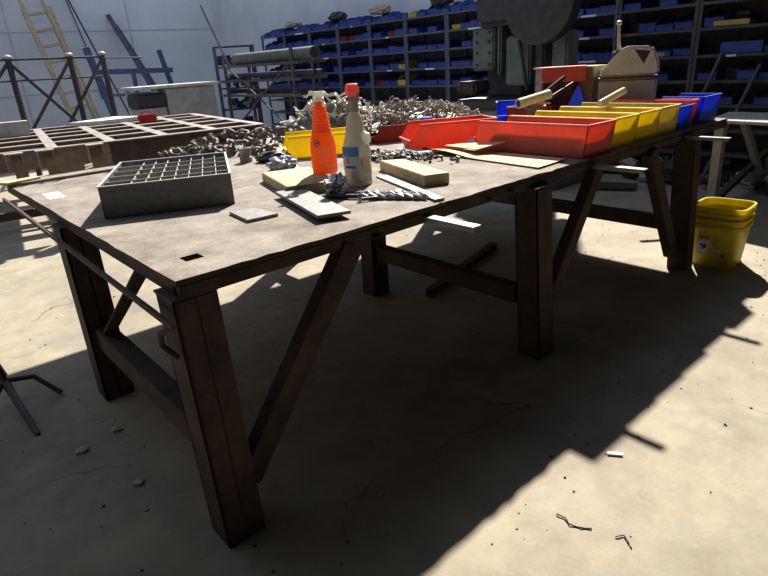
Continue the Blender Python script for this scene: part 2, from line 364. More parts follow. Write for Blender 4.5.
# twist drill bits
def drill(L=.28, r=.011):
    b = MB(); n = 26
    for ph in (0, math.pi):
        pts = [(L * .32 + L * .68 * i / n, math.cos(ph + i * .95) * r * .55, math.sin(ph + i * .95) * r * .55) for i in range(n + 1)]
        b.tube(pts, [r * .62] * (n - 1) + [r * .5, r * .2], 6)
    return b
for i, (x, y, a, l, lab) in enumerate(((1.38, 1.99, -58, .44, 'longest spiral drill bit lying in front of the crumpled bag'), (1.44, 2.0, -62, .40, 'second spiral drill bit beside the longest one, nearer the bottles'),
                            (1.50, 1.93, -66, .25, 'short drill bit behind the two long bits'))):
    t = thing('drill_bit', lab, 'drill bit', (x, y, TZ + .012), R(a), 'drill bits by the front edge')
    drill(l, .0125).build('flute', M['ltsteel'], t, smooth=True)
    MB().tube([(0, 0, 0), (l * .34, 0, 0)], .0095, 10).build('shank', M['darksteel'], t, smooth=True)
t = thing('eye_bolt', 'small eye bolt with round nut lying near the front edge', 'bolt', (1.60, 1.78, TZ + .012), R(-55))
MB().tube([(0, 0, 0), (.09, 0, 0)], .004, 8).build('shank', M['darksteel'], t); 
MB().lathe([(.006, -.011), (.016, -.011), (.018, 0), (.016, .011), (.006, .011)], 12, (0, 0, 0)).build('nut', M['ltsteel'], t)
t = thing('steel_bolt', 'short bolt with hex head lying by the drill bits', 'bolt', (1.43, 1.82, TZ + .012), R(-30))
MB().tube([(0, 0, 0), (.07, 0, 0)], .006, 8).build('shank', M['darksteel'], t); MB().tube([(-.012, 0, 0), (0, 0, 0)], .012, 6).build('head', M['ltsteel'], t)

one(MB().box((0, 0, .0008), (.075, .20, .0016)), 'paper_tag', M['paper'], 'white paper tag at the left edge of the table', 'paper', (.615, 3.26, TZ), (0, 0, R(-3)))
slab('wood_strip', M['card'], 'yellowish wood strip at the far left corner of the table', 'wood strip', [(.48, 3.96), (.52, 3.88), (.70, 3.94), (.68, 4.01)], TZ, .012)
one(MB().tube([(0, -.2, .008), (0, .2, .008)], .008, 8), 'white_rod', M['whiteplastic'], 'short white rod lying behind the compartment tray', 'rod', (1.36, 3.80, TZ), (0, 0, R(-70)))
t = thing('steel_spool', 'short steel sleeve standing in front of the hardware pile', 'sleeve', (1.70, 3.27, TZ))
MB().lathe([(.03, 0), (.038, .0), (.038, .03), (.03, .035), (.03, .05), (.036, .055), (.036, .085), (.026, .085), (.026, .02)], 16).build('sleeve_body', M['galv'], t, smooth=True)
crumple('steel_shackle', M['darksteel'], 'dark rounded casting right of the steel sleeve', 'casting', (1.80, 3.12, TZ), (.22, .12, .08), 12, R(-40), amp=.2)

# ------------------------------------------------------------------ sheets of card and gravel of nuts
def sheet(name, m, label, pts, nu=10, t=.004, lift=None, cat='cardboard'):
    b = MB(); A, B, C, D = [Vector((*p, 0)) for p in pts]; vs = []
    for s_ in (0, 1):
        for i in range(nu + 1):
            for j in range(nu + 1):
                u, v = i / nu, j / nu
                p = A.lerp(B, u).lerp(D.lerp(C, u), v); p.z = lift(u, v) + (t if s_ else 0) + .001
                vs.append(p)
    N = (nu + 1) ** 2; fs = []
    g = lambda i, j: i * (nu + 1) + j
    for i in range(nu):
        for j in range(nu):
            fs.append((g(i, j), g(i, j + 1), g(i + 1, j + 1), g(i + 1, j))); fs.append(tuple(N + k for k in (g(i, j), g(i + 1, j), g(i + 1, j + 1), g(i, j + 1))))
    for i in range(nu):
        for a, c in ((g(i, 0), g(i + 1, 0)), (g(i + 1, nu), g(i, nu)), (g(0, i + 1), g(0, i)), (g(nu, i), g(nu, i + 1))):
            fs.append((a, c, c + N, a + N))
    b.add(vs, fs); return one(b, name, m, label, cat, (0, 0, TZ))
sheet('cardboard_sheet', M['card'], 'flat tan cardboard sheet lying before the front red bin', [(2.46, 2.47), (2.36, 1.62), (2.62, 1.64), (2.66, 2.40)], lift=lambda u, v: .004 + .022 * max(0, math.sin(u * 5 + 1)) * (1 - v) )
sheet('cardboard_piece', M['card'], 'small torn tan cardboard piece curled up on the sheet', [(2.54, 2.40), (2.50, 2.12), (2.66, 2.05), (2.64, 2.36)], lift=lambda u, v: .036 + .025 * u * v)
slab('white_block', M['whiteplastic'], 'flat white plastic strip beside the curved red bin', 'plastic strip', [(2.40, 2.68), (2.36, 2.42), (2.44, 2.40), (2.49, 2.66)], TZ, .022, bevel=.002)
one(MB().bb((-.035, -.035, 0), (.035, .035, .05)), 'white_cube', M['paper'], 'small white block between the two front red bins', 'block', (2.77, 2.36, TZ), bevel=.002)
g = MB()
for k in range(700):
    a = random.random(); x = 2.10 + .45 * a + random.gauss(0, .05); y = 2.66 - .62 * a * random.uniform(.2, 1.1) + random.gauss(0, .07)
    x = max(1.99, min(x, 2.52)); y = max(1.98, min(y, 2.85))
    if x > 2.36 and y < 2.5: continue
    r = random.uniform(.006, .011); rot = Matrix.Rotation(random.uniform(0, 3), 3, Vector((random.random(), random.random(), random.random())).normalized())
    g.box((x, y, r + random.choice((0, 0, r))), (r * 2, r * 2, r * 1.2), rot=rot, mi=random.choice((0, 0, 1)))
one(g, 'loose_hardware_scatter', [M['galv'], M['darksteel']], 'scatter of tiny grey nuts and washers behind the lone wood block', 'nuts', (0, 0, TZ), kind='stuff')

# ------------------------------------------------------------------ spray bottles
ob = thing('spray_bottle', 'orange cleaner spray bottle with ribbed orange neck standing on a wood block', 'spray bottle', (1.592, 2.285, TZ + .045), R(-38))
b = MB(); b.lathe([(.052, 0), (.058, .006), (.060, .03), (.060, .12), (.058, .145), (.052, .172), (.044, .192), (.036, .2)], 28, sx=1, sy=.62, power=3.2)
b.build('bottle_body', M['orange'], ob, smooth=True)
b = MB(); pr = []
for k in range(9): z = .190 + k * .0135; r = .046 - k * .0022; pr += [(r, z), (r + .003, z + .004), (r, z + .009)]
b.lathe(pr + [(.018, .315), (.015, .325)], 20); b.build('ribbed_neck', M['orange'], ob, smooth=True)
b = MB(); b.lathe([(.013, .315), (.014, .345), (.011, .35)], 12); b.box((0, 0, .358), (.05, .026, .026)); b.box((-.032, 0, .364), (.02, .020, .020))
b.beam((-.02, 0, .355), (-.035, 0, .30), .014, .008)
b.build('trigger_head', M['whiteplastic'], ob, bevel=.003)
bl = MB()
for z, x0, x1, h in ((.112, -.042, .040, .006), (.104, -.040, .036, .004), (.088, -.01, .03, .003), (.080, -.02, .03, .003), (.062, -.02, .03, .003)):
    n = 9
    for k in range(n):
        a = x0 + (x1 - x0) * k / n; bl.bb((a, -.0385, z), (a + (x1 - x0) / n * .7, -.0365, z + h))
bl.build('printed_lines', M['inkpale'], ob)
bl = MB()
for k in range(7): bl.bb((.002 + k * .006, -.0385, .030), (.006 + k * .006, -.0365, .044 + (k % 2) * .002))
bl.build('printed_number', M['inkpale'], ob)
b = MB(); b.tube([(-.025 + .014 * math.cos(a * .5), -.0378, .145 + .014 * math.sin(a * .5)) for a in range(13)], .002, 5); b.bb((-.036, -.039, .141), (-.014, -.036, .149)); b.build('round_logo', M['inkgrey'], ob)

cb = thing('spray_bottle', 'translucent spray bottle with blue label and pink nozzle standing right of the orange one', 'spray bottle', (1.657, 2.115, TZ), R(-38))
b = MB(); b.lathe([(.058, 0), (.063, .006), (.064, .02), (.061, .025), (.064, .03), (.061, .036), (.063, .045), (.063, .13), (.062, .165), (.058, .185), (.051, .21), (.045, .235), (.041, .26), (.037, .285), (.031, .31), (.022, .325)], 28)
b.build('bottle_body', M['clear'], cb, smooth=True)
b = MB(); b.lathe([(.057, .008), (.058, .03), (.058, .13)], 24); b.build('liquid', mat('cloudy_liquid', (.60, .57, .45), (.66, .62, .50), .2, trans=.3), cb, smooth=True)
b = MB()
def arc(b, r, a0, a1, z0, z1, n=12, t=.0012):
    for k in range(n):
        p = a0 + (a1 - a0) * k / n; q = a0 + (a1 - a0) * (k + 1) / n
        vs = [(rr * math.cos(w), rr * math.sin(w), z) for rr in (r, r + t) for w in (p, q) for z in (z0, z1)]
        b.add(vs, [(0, 1, 3, 2), (4, 6, 7, 5), (0, 2, 6, 4), (1, 5, 7, 3), (0, 4, 5, 1), (2, 3, 7, 6)])
A0, A1 = R(178), R(278)
arc(b, .0632, A0, A1, .07, .145); b.build('label', M['label_pale'], cb)
b = MB(); arc(b, .0640, A0, A1, .135, .178); b.build('label_band', M['label_blue'], cb)
b = MB(); arc(b, .0640, R(290), R(325), .09, .13); b.build('back_label', M['label_peach'], cb)
b = MB()
for k in range(6): arc(b, .0646, R(215 + k * 8), R(220 + k * 8), .080 + (k % 2) * .004, .094, 2)
b.build('printed_lines', M['ink'], cb)
b = MB(); arc(b, .0648, R(222), R(236), .105, .13, 4); b.build('printed_mark', M['pink'], cb)
b = MB(); b.lathe([(.020, .322), (.023, .326), (.024, .345), (.021, .36), (.022, .375)], 14); b.box((.004, 0, .385), (.05, .034, .035)); b.beam((-.018, 0, .37), (-.03, 0, .31), .016, .010)
b.build('trigger_head', M['beige'], cb, bevel=.004)
b = MB(); b.lathe([(.018, .385), (.031, .402), (.033, .412), (.026, .44), (.020, .442)], 6); b.build('nozzle_cap', M['pink'], cb)
b = MB(); b.lathe([(.02, 0), (.034, .01), (.03, .045), (.01, .055)], 10, (.035, -.03, .185), sy=.5); b.build('painted_glare', M['whiteplastic'], cb, smooth=True)  # white lump put in as glare on the bottle shoulder

# ------------------------------------------------------------------ stacking bins (hopper front towards -Y)
def make_bin(label, m, L, W, H, loc, rz=0, fill=None, group=None, t=.004, tilt=None, h1=.24, h2=.10):
    th = thing('storage_bin', label, 'bin', loc, rz, group)
    if tilt: th.rotation_euler = tilt
    lip = H * .42
    prof = [(.03, 0), (L - .02, 0), (L, H), (L * h1, H), (L * h2, lip + .02), (0, lip)]
    b = MB()
    b.prism(prof, -W / 2, -W / 2 + t, 'x'); b.prism(prof, W / 2 - t, W / 2, 'x')
    b.bb((-W / 2, .03, 0), (W / 2, L - .02, t))
    b.prism([(L - .02, 0), (L, H), (L - t, H), (L - .02 - t, 0)], -W / 2, W / 2, 'x')
    b.prism([(.03, 0), (0, lip), (t, lip), (.03 + t, 0)], -W / 2, W / 2, 'x')
    b.build('bin_body', m, th)
    r = MB(); w = .012
    r.bb((-W / 2 - .006, L * h1, H - .008), (-W / 2 + .006, L, H + .003)); r.bb((W / 2 - .006, L * h1, H - .008), (W / 2 + .006, L, H + .003)); r.bb((-W / 2, L - .006, H - .008), (W / 2, L + .006, H + .003))
    r.bb((-W / 2 - .004, -.006, lip - .006), (W / 2 + .004, .008, lip + .003))
    r.bb((-W / 2 - .003, L * .10, H * .55), (-W / 2, L - .01, H * .56))
    r.build('rim', m, th)
    lab = MB(); lab.bb((-W * .28, -.004, lip * .35), (W * .28, .0, lip * .85)); 
    for v in lab.v: v.y += .03 * (1 - v.z / lip) - .003
    lab.build('label_slot', m, th)
    if fill:
        c = MB(); rnd = random.Random(int(loc[0] * 100)); nx, ny = 7, 12
        vs = []
        for i in range(nx + 1):
            for j in range(ny + 1):
                edge = i in (0, nx) or j in (0, ny)
                vs.append((-W / 2 + t + (W - 2 * t) * i / nx, .045 + (L - .075) * j / ny, H * (.25 if j < 2 else fill) + (0 if edge else rnd.uniform(-.02, .02))))
        fs = [(i * (ny + 1) + j, (i + 1) * (ny + 1) + j, (i + 1) * (ny + 1) + j + 1, i * (ny + 1) + j + 1) for i in range(nx) for j in range(ny)]
        c.add(vs, fs); o = c.build('bin_contents', M['content2'], th); o['kind'] = 'stuff'
    return th
GB = 'large bins lined up along the table front'
BH = .165
make_bin('long red bin at the front edge, nearest of the bin row', M['redorange'], .74, .27, BH, (2.835, 2.31, TZ), R(180), .6, h1=.06, h2=.03)
make_bin('bright yellow bin directly behind the long red bin in the front row', M['yellow'], .72, .26, BH, (3.125, 2.31, TZ), R(180), .7, h1=.06, h2=.03)
make_bin('middle bright yellow bin of the three in the front row', M['yellow'], .72, .26, BH, (3.41, 2.32, TZ), R(180), .7, h1=.06, h2=.03)
make_bin('dusty yellow bin, farthest of the three yellow in the front row', M['yellow2'], .72, .26, BH, (3.695, 2.33, TZ), R(180), .6, h1=.06, h2=.03)
make_bin('blue bin between the dusty yellow bin and small red bin', M['blue'], .36, .20, BH - .02, (3.945, 1.98, TZ), R(180), .5)
make_bin('narrow red bin squeezed between two blue bins', M['redorange'], .74, .10, BH, (4.11, 2.38, TZ), R(180), .5)
make_bin('wide blue bin at the far right end of the row', M['blue'], .36, .28, BH + .01, (4.33, 1.98, TZ), R(180), .6)
# curved red bin at the left, hopper end to the left
make_bin('red bin turned sideways, left of the long red bin', M['redorange'], .56, .24, .155, (2.50, 2.70, TZ), R(-118), None, h1=.12, h2=.04)
make_bin('dark red bin heaped with wire hooks, left of the sideways red bin', M['maroon'], .34, .26, .11, (2.62, 3.22, TZ), R(-112), None)
make_bin('long dark red bin full of wire hooks in front of the blue bin', M['maroon'], .70, .34, .11, (3.18, 3.72, TZ), R(-122), None)
make_bin('blue bin standing right of the hooks pile', M['blue'], .20, .24, .165, (3.80, 2.86, TZ), R(-50), None)
make_bin('yellow bin behind the two spray bottles', M['yellow'], .46, .28, .13, (1.95, 3.22, TZ), R(-118), None, h1=.05, h2=.02)
make_bin('blue bin heaped with cream wire clips behind the orange bottle', M['blue'], .60, .34, .11, (2.55, 3.92, TZ), R(-118), None)
# second row behind
make_bin('small dark red bin of nuts behind the yellow bins', M['maroon'], .20, .30, .17, (3.56, 2.42, TZ), 0, .97)
rs = make_bin('red bin coloured dark for the shade under the upturned red bin', M['shadered'], .20, .26, .285, (4.05, 2.60, TZ), R(-50), None)  # added support bin; its dark colour stands for shade
up = thing('storage_bin', 'upturned bright red bin resting on top of the shade-coloured red bin', 'bin', (4.15, 2.655, TZ + .290), R(-55))
q_ = MB().bb((-.165, -.09, .105), (.165, .09, .11)); q_.bb((-.16, -.085, 0), (.16, -.08, .105)); q_.bb((-.16, .08, 0), (.16, .085, .105)); q_.bb((-.16, -.08, 0), (-.155, .08, .105)); q_.bb((.155, -.08, 0), (.16, .08, .105))
q_.build('bin_body', M['redorange'], up, bevel=.002)
MB().bb((-.166, -.092, .052), (.166, -.085, .060)).build('rim', M['redorange'], up)
# small blue cup
t = thing('plastic_cup', 'small blue plastic cup standing in front of the hook bins', 'cup', (2.98, 2.98, TZ))
b = MB(); b.lathe([(.025, 0), (.03, .09), (.034, .13), (.031, .13), (.022, .01)], 14, cap=False); b.build('cup_body', M['blue'], t, smooth=True)
b = MB(); b.lathe([(.034, .125), (.039, .128), (.039, .14), (.033, .14)], 14); b.build('cup_rim', M['blue'], t)

# cardboard tubes, tools on the bins
def cyl(name, m, label, cat, a, b_, r, inner=None, n=16):
    a = Vector(a); b_ = Vector(b_)
    t = thing(name, label, cat, tuple(a)); 
    q = MB(); d = b_ - a; nrm = d.normalized()
    q.tube([(0, 0, 0), d], r, n); q.build('tube_wall', m, t, smooth=True)
    if inner:
        w = MB(); w.tube([-nrm * .002, nrm * .001], r * .72, n); w.build('tube_bore_shade', M['black'], t)  # black disc paints the dark inside; the tube is solid
    return t
cyl('cardboard_tube', M['tube'], 'cream cardboard tube lying across the bins, dark hole facing left', 'tube', (3.30, 2.44, TZ + .205), (3.56, 2.38, TZ + .245), .032, True)
cyl('handle_roll', M['tube'], 'pale rolled handle sticking up right over the yellow bins', 'handle', (3.52, 1.98, TZ + .19), (3.72, 1.93, TZ + .255), .022)
cyl('steel_bar', M['rust'], 'brown steel bar leaning up left of the upturned red bin', 'bar', (3.50, 2.52, TZ + .165), (3.80, 2.42, TZ + .34), .014)
cyl('steel_bar', M['darksteel'], 'dark bar lying right of the cardboard tube', 'bar', (3.58, 2.42, TZ + .20), (3.80, 2.35, TZ + .30), .011)
crumple('gripper_tool', M['pink'], 'pinkish red plastic lump left of the upturned red bin', 'tool', (3.62, 2.52, TZ + .172), (.10, .13, .09), 9, amp=.2)
t = thing('storage_bin', 'blue bin tipped on its end left of the cardboard box', 'bin', (4.22, 2.76, TZ))
b = MB(); b.prism([(-.10, 0), (.12, 0), (.0, .27)], -.04, .04, 'x'); b.build('bin_body', M['blue'], t)
for v in b.v: pass
t.location = (3.88, 2.36, TZ); t['label'] = 'blue wedge shaped bin tipped over right of the upturned red bin'
t.rotation_euler.z = R(20)

# cardboard box
t = thing('cardboard_box', 'stained brown cardboard box behind the fuel can', 'box', (4.14, 3.02, TZ))
t.location = (4.30, 2.90, TZ)
MB().bb((-.02, -.42, 0), (.18, .10, .38)).build('box_body', M['cardbox'], t, bevel=.004)
MB().bb((-.05, -.425, .381), (.18, .105, .392)).build('box_flap', M['card'], t)
# fuel can
t = thing('fuel_can', 'dirty cream plastic fuel can with spout on the bins, tallest thing on table', 'fuel can', (4.37, 2.25, TZ), R(-62)); t.scale = (.93, .95, 1)
prof = [(-.20, 0), (.20, 0), (.215, .03), (.215, .30), (-.215, .30), (-.215, .03)]
MB().prism(prof, -.11, .11, 'y').build('can_lower', M['can_low'], t, bevel=.02, smooth=True, seg=3)
MB().prism([(-.212, .305), (.212, .305), (.226, .37), (.185, .48), (.15, .51), (-.02, .515), (-.07, .495), (-.17, .385), (-.212, .345)], -.105, .105, 'y').build('can_upper', M['can'], t, bevel=.02, smooth=True, seg=3)
b = MB(); b.prism([(.03, .49), (.145, .475), (.105, .39)], -.1075, .1075, 'y'); b.build('handle_opening_shade', M['black'], t)  # black prism paints the dark of the opening on the solid can
MB().prism([(-.219, .296), (.219, .296), (.219, .306), (-.219, .306)], -.114, .114, 'y').build('seam', M['darksteel'], t)
b = MB(); b.lathe([(.034, 0), (.04, .01), (.036, .035), (.02, .05)], 10, (-.095, 0, .44)); b.build('spout_cap', M['black'], t)
b = MB(); b.tube([(-.078, 0, .47), (-.09, 0, .56), (-.095, 0, .66)], [.016, .013, .011], 10); b.lathe([(.014, .66), (.021, .668), (.02, .685), (.012, .69)], 10, (-.095, 0, 0)); b.build('spout', M['beige'], t, smooth=True)

# ------------------------------------------------------------------ piles: clips, hooks, shackles
def hook_mesh(kind, r, wire):
    b = MB()
    if kind == 0: pts = [(math.cos(a * .45) * r, math.sin(a * .45) * r, .002 * a) for a in range(-1, 10)] + [(-r * .9, -r * 1.2, .02)]
    elif kind == 1: pts = [(0, -2.2 * r, 0)] + [(math.cos(a * .5 + 2.9) * r + r, math.sin(a * .5) * -r * .8, a * .003) for a in range(0, 9)]
    else: pts = [(math.cos(a * .5) * r, math.sin(a * .5) * r * .7, .004 * math.sin(a)) for a in range(13)]
    b.tube(pts, wire, 5); return b
def pile_height(u, v): return max(0, (1 - u * u)) * max(0, (1 - v * v))
def heap(name, kinds, m, label, cat, group, n, c, dim, rz, h, z0, r, wire, seed, base_m, base_label, base_cat='pile', base=True):
    rnd = random.Random(seed); protos = []
    for k in kinds:
        for v in range(2):
            me = hook_mesh(k, r * rnd.uniform(.8, 1.15), wire).build(name, m, smooth=True); bpy.data.objects.remove(me.copy()) if False else None
            protos.append(me)
    rm = Matrix.Rotation(rz, 3, 'Z'); cnt = 0
    for i in range(n):
        if i < len(protos): o = protos[i]
        else: o = protos[i % len(protos)].copy(); COL.objects.link(o)
        u, v = rnd.uniform(-1, 1), rnd.uniform(-1, 1)
        q = rm @ Vector((u * dim[0], v * dim[1], 0)); q.y = min(q.y, 3.92 - c[1])
        o.location = (c[0] + q.x, c[1] + q.y, z0 + h * pile_height(u, v) * rnd.uniform(.85, 1.1) + wire + r * .25)
        o.rotation_euler = (rnd.uniform(-.9, .9), rnd.uniform(-.9, .9), rnd.uniform(0, 6.28))
        o.scale = (1, 1, 1); tag(o, label, cat, group)
    if base:
        b = MB(); nx, ny = 22, 22; vs = []
        for i in range(nx + 1):
            for j in range(ny + 1):
                u, v = -1 + 2 * i / nx, -1 + 2 * j / ny
                q = rm @ Vector((u * dim[0], v * dim[1], 0)); q.y = min(q.y, 3.95 - c[1]); hh = h * pile_height(u, v) * (.75 + rnd.uniform(-.25, .2))
                vs.append((q.x, q.y, hh))
        fs = [(i * (ny + 1) + j, (i + 1) * (ny + 1) + j, (i + 1) * (ny + 1) + j + 1, i * (ny + 1) + j + 1) for i in range(nx) for j in range(ny)]
        b.add(vs, fs); one(b, 'hardware_heap', base_m, base_label, base_cat, (c[0], c[1], z0), kind='stuff')
heap('shackle', (2, 0), M['galv2'], 'small tarnished steel clamp in the heap behind the compartment tray', 'clamp', 'clamps heaped behind the tray', 170, (2.02, 3.72), (.62, .28), R(-40), .10, TZ, .034, .0105, 3, M['content2'], 'heap of tarnished steel clamps in the middle of the table')
heap('wire_hook', (0, 1), M['galv'], 'bent grey wire hook in the heap over the dark red bins', 'hook', 'wire hooks heaped over the dark red bins', 225, (3.28, 3.50), (.52, .24), R(-30), .11, TZ + .07, .034, .0052, 5, M['content2'], 'heap of bent wire hooks filling the dark red bins')
heap('wire_hook', (0, 2), M['galv'], 'small wire hook heaped in the dark red bin beside the clear bottle', 'hook', 'wire hooks in the left dark red bin', 70, (2.80, 3.22), (.22, .16), R(-22), .10, TZ + .07, .032, .006, 6, M['content2'], 'heap of small dark hooks in the left dark red bin')
heap('wire_clip', (0, 1), M['cream'], 'cream coated curly wire clip heaped behind the orange bottle', 'clip', 'cream wire clips behind the orange bottle', 60, (2.72, 3.72), (.34, .18), R(-40), .20, TZ + .09, .050, .0080, 8, M['content2'], 'dark core of the cream clip heap')

# ------------------------------------------------------------------ steel lattice table behind
lat = thing('steel_grid_platen', 'brown steel grid table of square openings standing behind the work table', 'grid table', (.80, 6.62, 0), R(-9))
LT = .85; HT = .26
NX, NY, DX, DY = 5, 5, .54, .60
lx, ly = NX * DX, NY * DY
for j in range(NY + 1):
    y = j * DY
    w = MB()
    if j: w.bb((-.72, y - .012, LT - HT), (lx, y + .012, LT - .012))
    else:
        for a_, b_ in ((-.72, -.45), (-.30, 0), (.17, .28), (.45, .78), (.86, 1.05)): MB().bb((a_, y - .012, LT - HT), (b_, y + .012, LT - .012)).build('front_web', M['lat_side'], lat)
        w.bb((1.05, y - .012, LT - HT), (lx, y + .012, LT - .012), 1)  # darker steel on this half of the front stands for its shade
    w.build('long_web', [M['lat_side'], M['rust']], lat)
    MB().bb((-.72, y - .05, LT - .012), (lx + .03, y + .05, LT)).build('long_flange', M['lat_top'], lat)
for i in range(-1, NX + 1):
    x = i * DX
    MB().bb((x - .012, .012, LT - HT), (x + .012, ly, LT - .014)).build('cross_web', M['lat_side'], lat)
    MB().bb((x - .05, .052, LT - .013), (x + .05, ly, LT - .001)).build('cross_flange', M['lat_top'], lat)
for x in (-.30, .12, .38, .82):
    q = MB(); q.bb((x, -.20, LT - .012), (x + .16, -.012, LT)); q.bb((x + .008, -.20, LT - .16), (x + .016, -.012, LT - .012)); q.bb((x + .14, -.20, LT - .10), (x + .148, -.012, LT - .012)); q.build('end_lug', M['lat_top'], lat)
for x in (-.5, 1.4, lx - .1):
    for y in (.5, ly - .2):
        MB().bb((x - .06, y - .06, 0), (x + .06, y + .06, LT - HT)).build('leg', M['lat_side'], lat)
MB().bb((-.5, .47, .12), (lx, .53, .20)).build('lower_rail', M['rust'], lat)

slab('steel_sheet_offcut', M['cabwhite'], 'pale grey plate lying at the far back edge of the grid table', 'plate', [(2.15, 9.2), (2.5, 8.9), (3.15, 9.0), (2.9, 9.6)], LT + .002, .05)
one(MB().bb((-.22, -.10, 0), (.20, .10, .17)), 'grey_metal_case', M['palewood'], 'pale grey metal case standing upright at back left of the grid table', 'case', (1.35, 8.6, LT + .002), (0, 0, R(-9)), bevel=.005)
t = thing('toolbox', 'small dark red toolbox on the grid table near the blue frame', 'toolbox', (2.00, 6.10, LT + .002), R(-9)); t.location = (3.02, 8.55, LT + .002); t.scale = (1.3, 1.3, 1.3)
MB().bb((-.09, -.06, 0), (.09, .06, .07)).build('box_body', M['redtool'], t, bevel=.01); MB().tube([(-.05, 0, .07), (-.04, 0, .10), (.04, 0, .10), (.05, 0, .07)], .007, 6).build('handle', M['redtool'], t)

# ------------------------------------------------------------------ rod truss rack, left rear
tr = thing('lattice_truss', 'dark steel bar truss frame standing before the wall at left', 'truss', (0, 11.2, 0), 0)
tr.scale = (1.3, 1, 1.045)
PT = [(-.6, 1.72), (1.53, 1.72), (2.22, 1.70), (2.62, 1.70)]
def tb(a, b, r=.022, nm='bar', y=0): MB().tube([(a[0], y, a[1]), (b[0], y, b[1])], r, 7).build(nm, M['darksteel'], tr, smooth=True)
for k, y in enumerate((0,)):
    tb((-1.2, 1.76), (2.95 if k else 2.62, 1.72), .018, 'top_rail', y)
    tb((-1.2, 1.46), (2.62, 1.42), .014, 'middle_rail', y)
    tb((-1.2, .55), (2.62, .55), .018, 'bottom_rail', y)
    for x in (.2, 1.53, 2.22, 2.62): tb((x, 0), (x, 1.76), .036, 'post', y)
    for x0, x1 in ((1.53, .75), (1.53, 2.22), (2.22, 1.53), (2.62, 1.95), (.2, .9)): tb((x0, 1.70), (x1, .60), .022, 'diagonal', y)
MB().tube([(2.62, 0, 1.70), (3.15, 0, 1.68)], .012, 6).build('end_bar', M['darksteel'], tr)
for x in (1.53, 2.22, 2.62):
    MB().lathe([(.03, 1.74), (.05, 1.75), (.05, 1.78), (.02, 1.80)], 10, (x, 0, 0)).build('post_cap', M['ltsteel'], tr)

# ladder leaning against back wall
ld = thing('wooden_ladder', 'tall wooden extension ladder leaning on the back wall at left', 'ladder', (0, 0, 0))
A, B = Vector((3.68, 13.75, 0)), Vector((3.06, 14.86, 4.6))
dirn = (B - A).normalized(); sd = Vector((1, 0, 0)).cross(dirn).cross(dirn); sd = dirn.cross(Vector((0, 1, 0))).normalized()
for s_, off in ((-1, 0), (1, 0)):
    MB().beam(A + sd * .2 * s_, B + sd * .2 * s_, .045, .09, up=(0, 1, 0)).build('side_rail', M['ladder'], ld)
A2, B2 = A + Vector((0, -.12, 0)), A.lerp(B, .62) + Vector((0, -.12, 0))
for s_ in (-1, 1): MB().beam(A2 + sd * .26 * s_, B2 + sd * .26 * s_, .045, .08, up=(0, 1, 0)).build('side_rail', M['ladder'], ld)
for k in range(1, 15):
    p = A.lerp(B, k / 15); MB().beam(p - sd * .2, p + sd * .2, .05, .045, up=dirn).build('rung', M['ladder'], ld)

# blue frame
bf = thing('blue_steel_frame', 'blue painted steel frame leaning before the wall, beside the white cabinet', 'frame', (0, 12, 0))
def bft(a, b, w=.09, nm='bar', m='bluesteel'): MB().beam((a[0], a[2] if len(a) > 2 else 0, a[1]), (b[0], b[2] if len(b) > 2 else 0, b[1]), w, w * .7, up=(0, 1, 0)).build(nm, M[m], bf)
bft((3.78, .0), (3.40, 1.98), .11, 'upright'); bft((5.10, 0), (4.72, 1.9), .08, 'upright')
bft((3.55, 1.56), (4.92, 1.52), .09, 'cross_bar'); bft((3.6, 1.14), (4.95, 1.12), .05, 'cross_bar'); bft((3.7, .7), (5.0, .7), .05, 'cross_bar'); bft((4.15, 1.55), (4.15, 0), .07, 'middle_post')
lb = thing('leaning_bar', 'dark blue flat bars leaning on the back wall above the cabinet', 'bars', (0, 0, 0))
for dx, m in ((0, 'purple'), (.14, 'darksteel')):
    MB().beam((5.55 + dx, 13.6, 0), (4.86 + dx, 14.93, 2.78 - dx * 1.5), .10 - dx * .3, .03, up=(0, 1, 0)).build('bar', M[m], lb)
one(MB().tube([(0, 0, 0), (-.75, 1.0, 3.4)], .018, 6), 'thin_rod', M['darksteel'], 'thin dark rod leaning on the wall right of the ladder', 'rod', (4.75, 13.92, 0))
cb_ = MB(); cb_.tube([(3.9, 14.97, 4.5), (4.05, 14.975, 3.2), (4.25, 14.975, 2.2), (4.35, 14.97, 1.0)], .012, 5)
one(cb_, 'wall_cable', M['purple'], 'faint dark cable hanging down the back wall right of the ladder', 'cable')

# white cabinet with chair/dark bin
t = thing('work_cabinet', 'dirty white cabinet with broad pale worktop before the back wall', 'cabinet', (4.42, 10.2, 0)); t.scale = (1.133, 1, .985)
MB().bb((-.36, 0, 0), (.42, .6, 1.24)).build('cabinet_body', M['cabwhite'], t, bevel=.01)
MB().bb((-.84, -.08, 1.25), (.48, .66, 1.30)).build('worktop', M['cabwhite'], t, bevel=.008)
MB().bb((-.34, -.02, .10), (.40, -.003, 1.16)).build('door_panel', M['palewood'], t)
MB().bb((-.80, .5, 0), (-.74, .56, 1.25)).build('leg', M['cabwhite'], t)
t = thing('dark_case', 'black and grey case under the left side of the pale worktop', 'case', (3.77, 10.22, 0)); t.scale = (1.133, 1, .97)
MB().bb((-.24, 0, 0), (.18, .4, .96)).build('lower_body', M['palewood'], t, bevel=.01); MB().bb((-.26, -.02, .965), (.19, .42, 1.20)).build('upper_body', M['pressdark'], t, bevel=.03, seg=3)

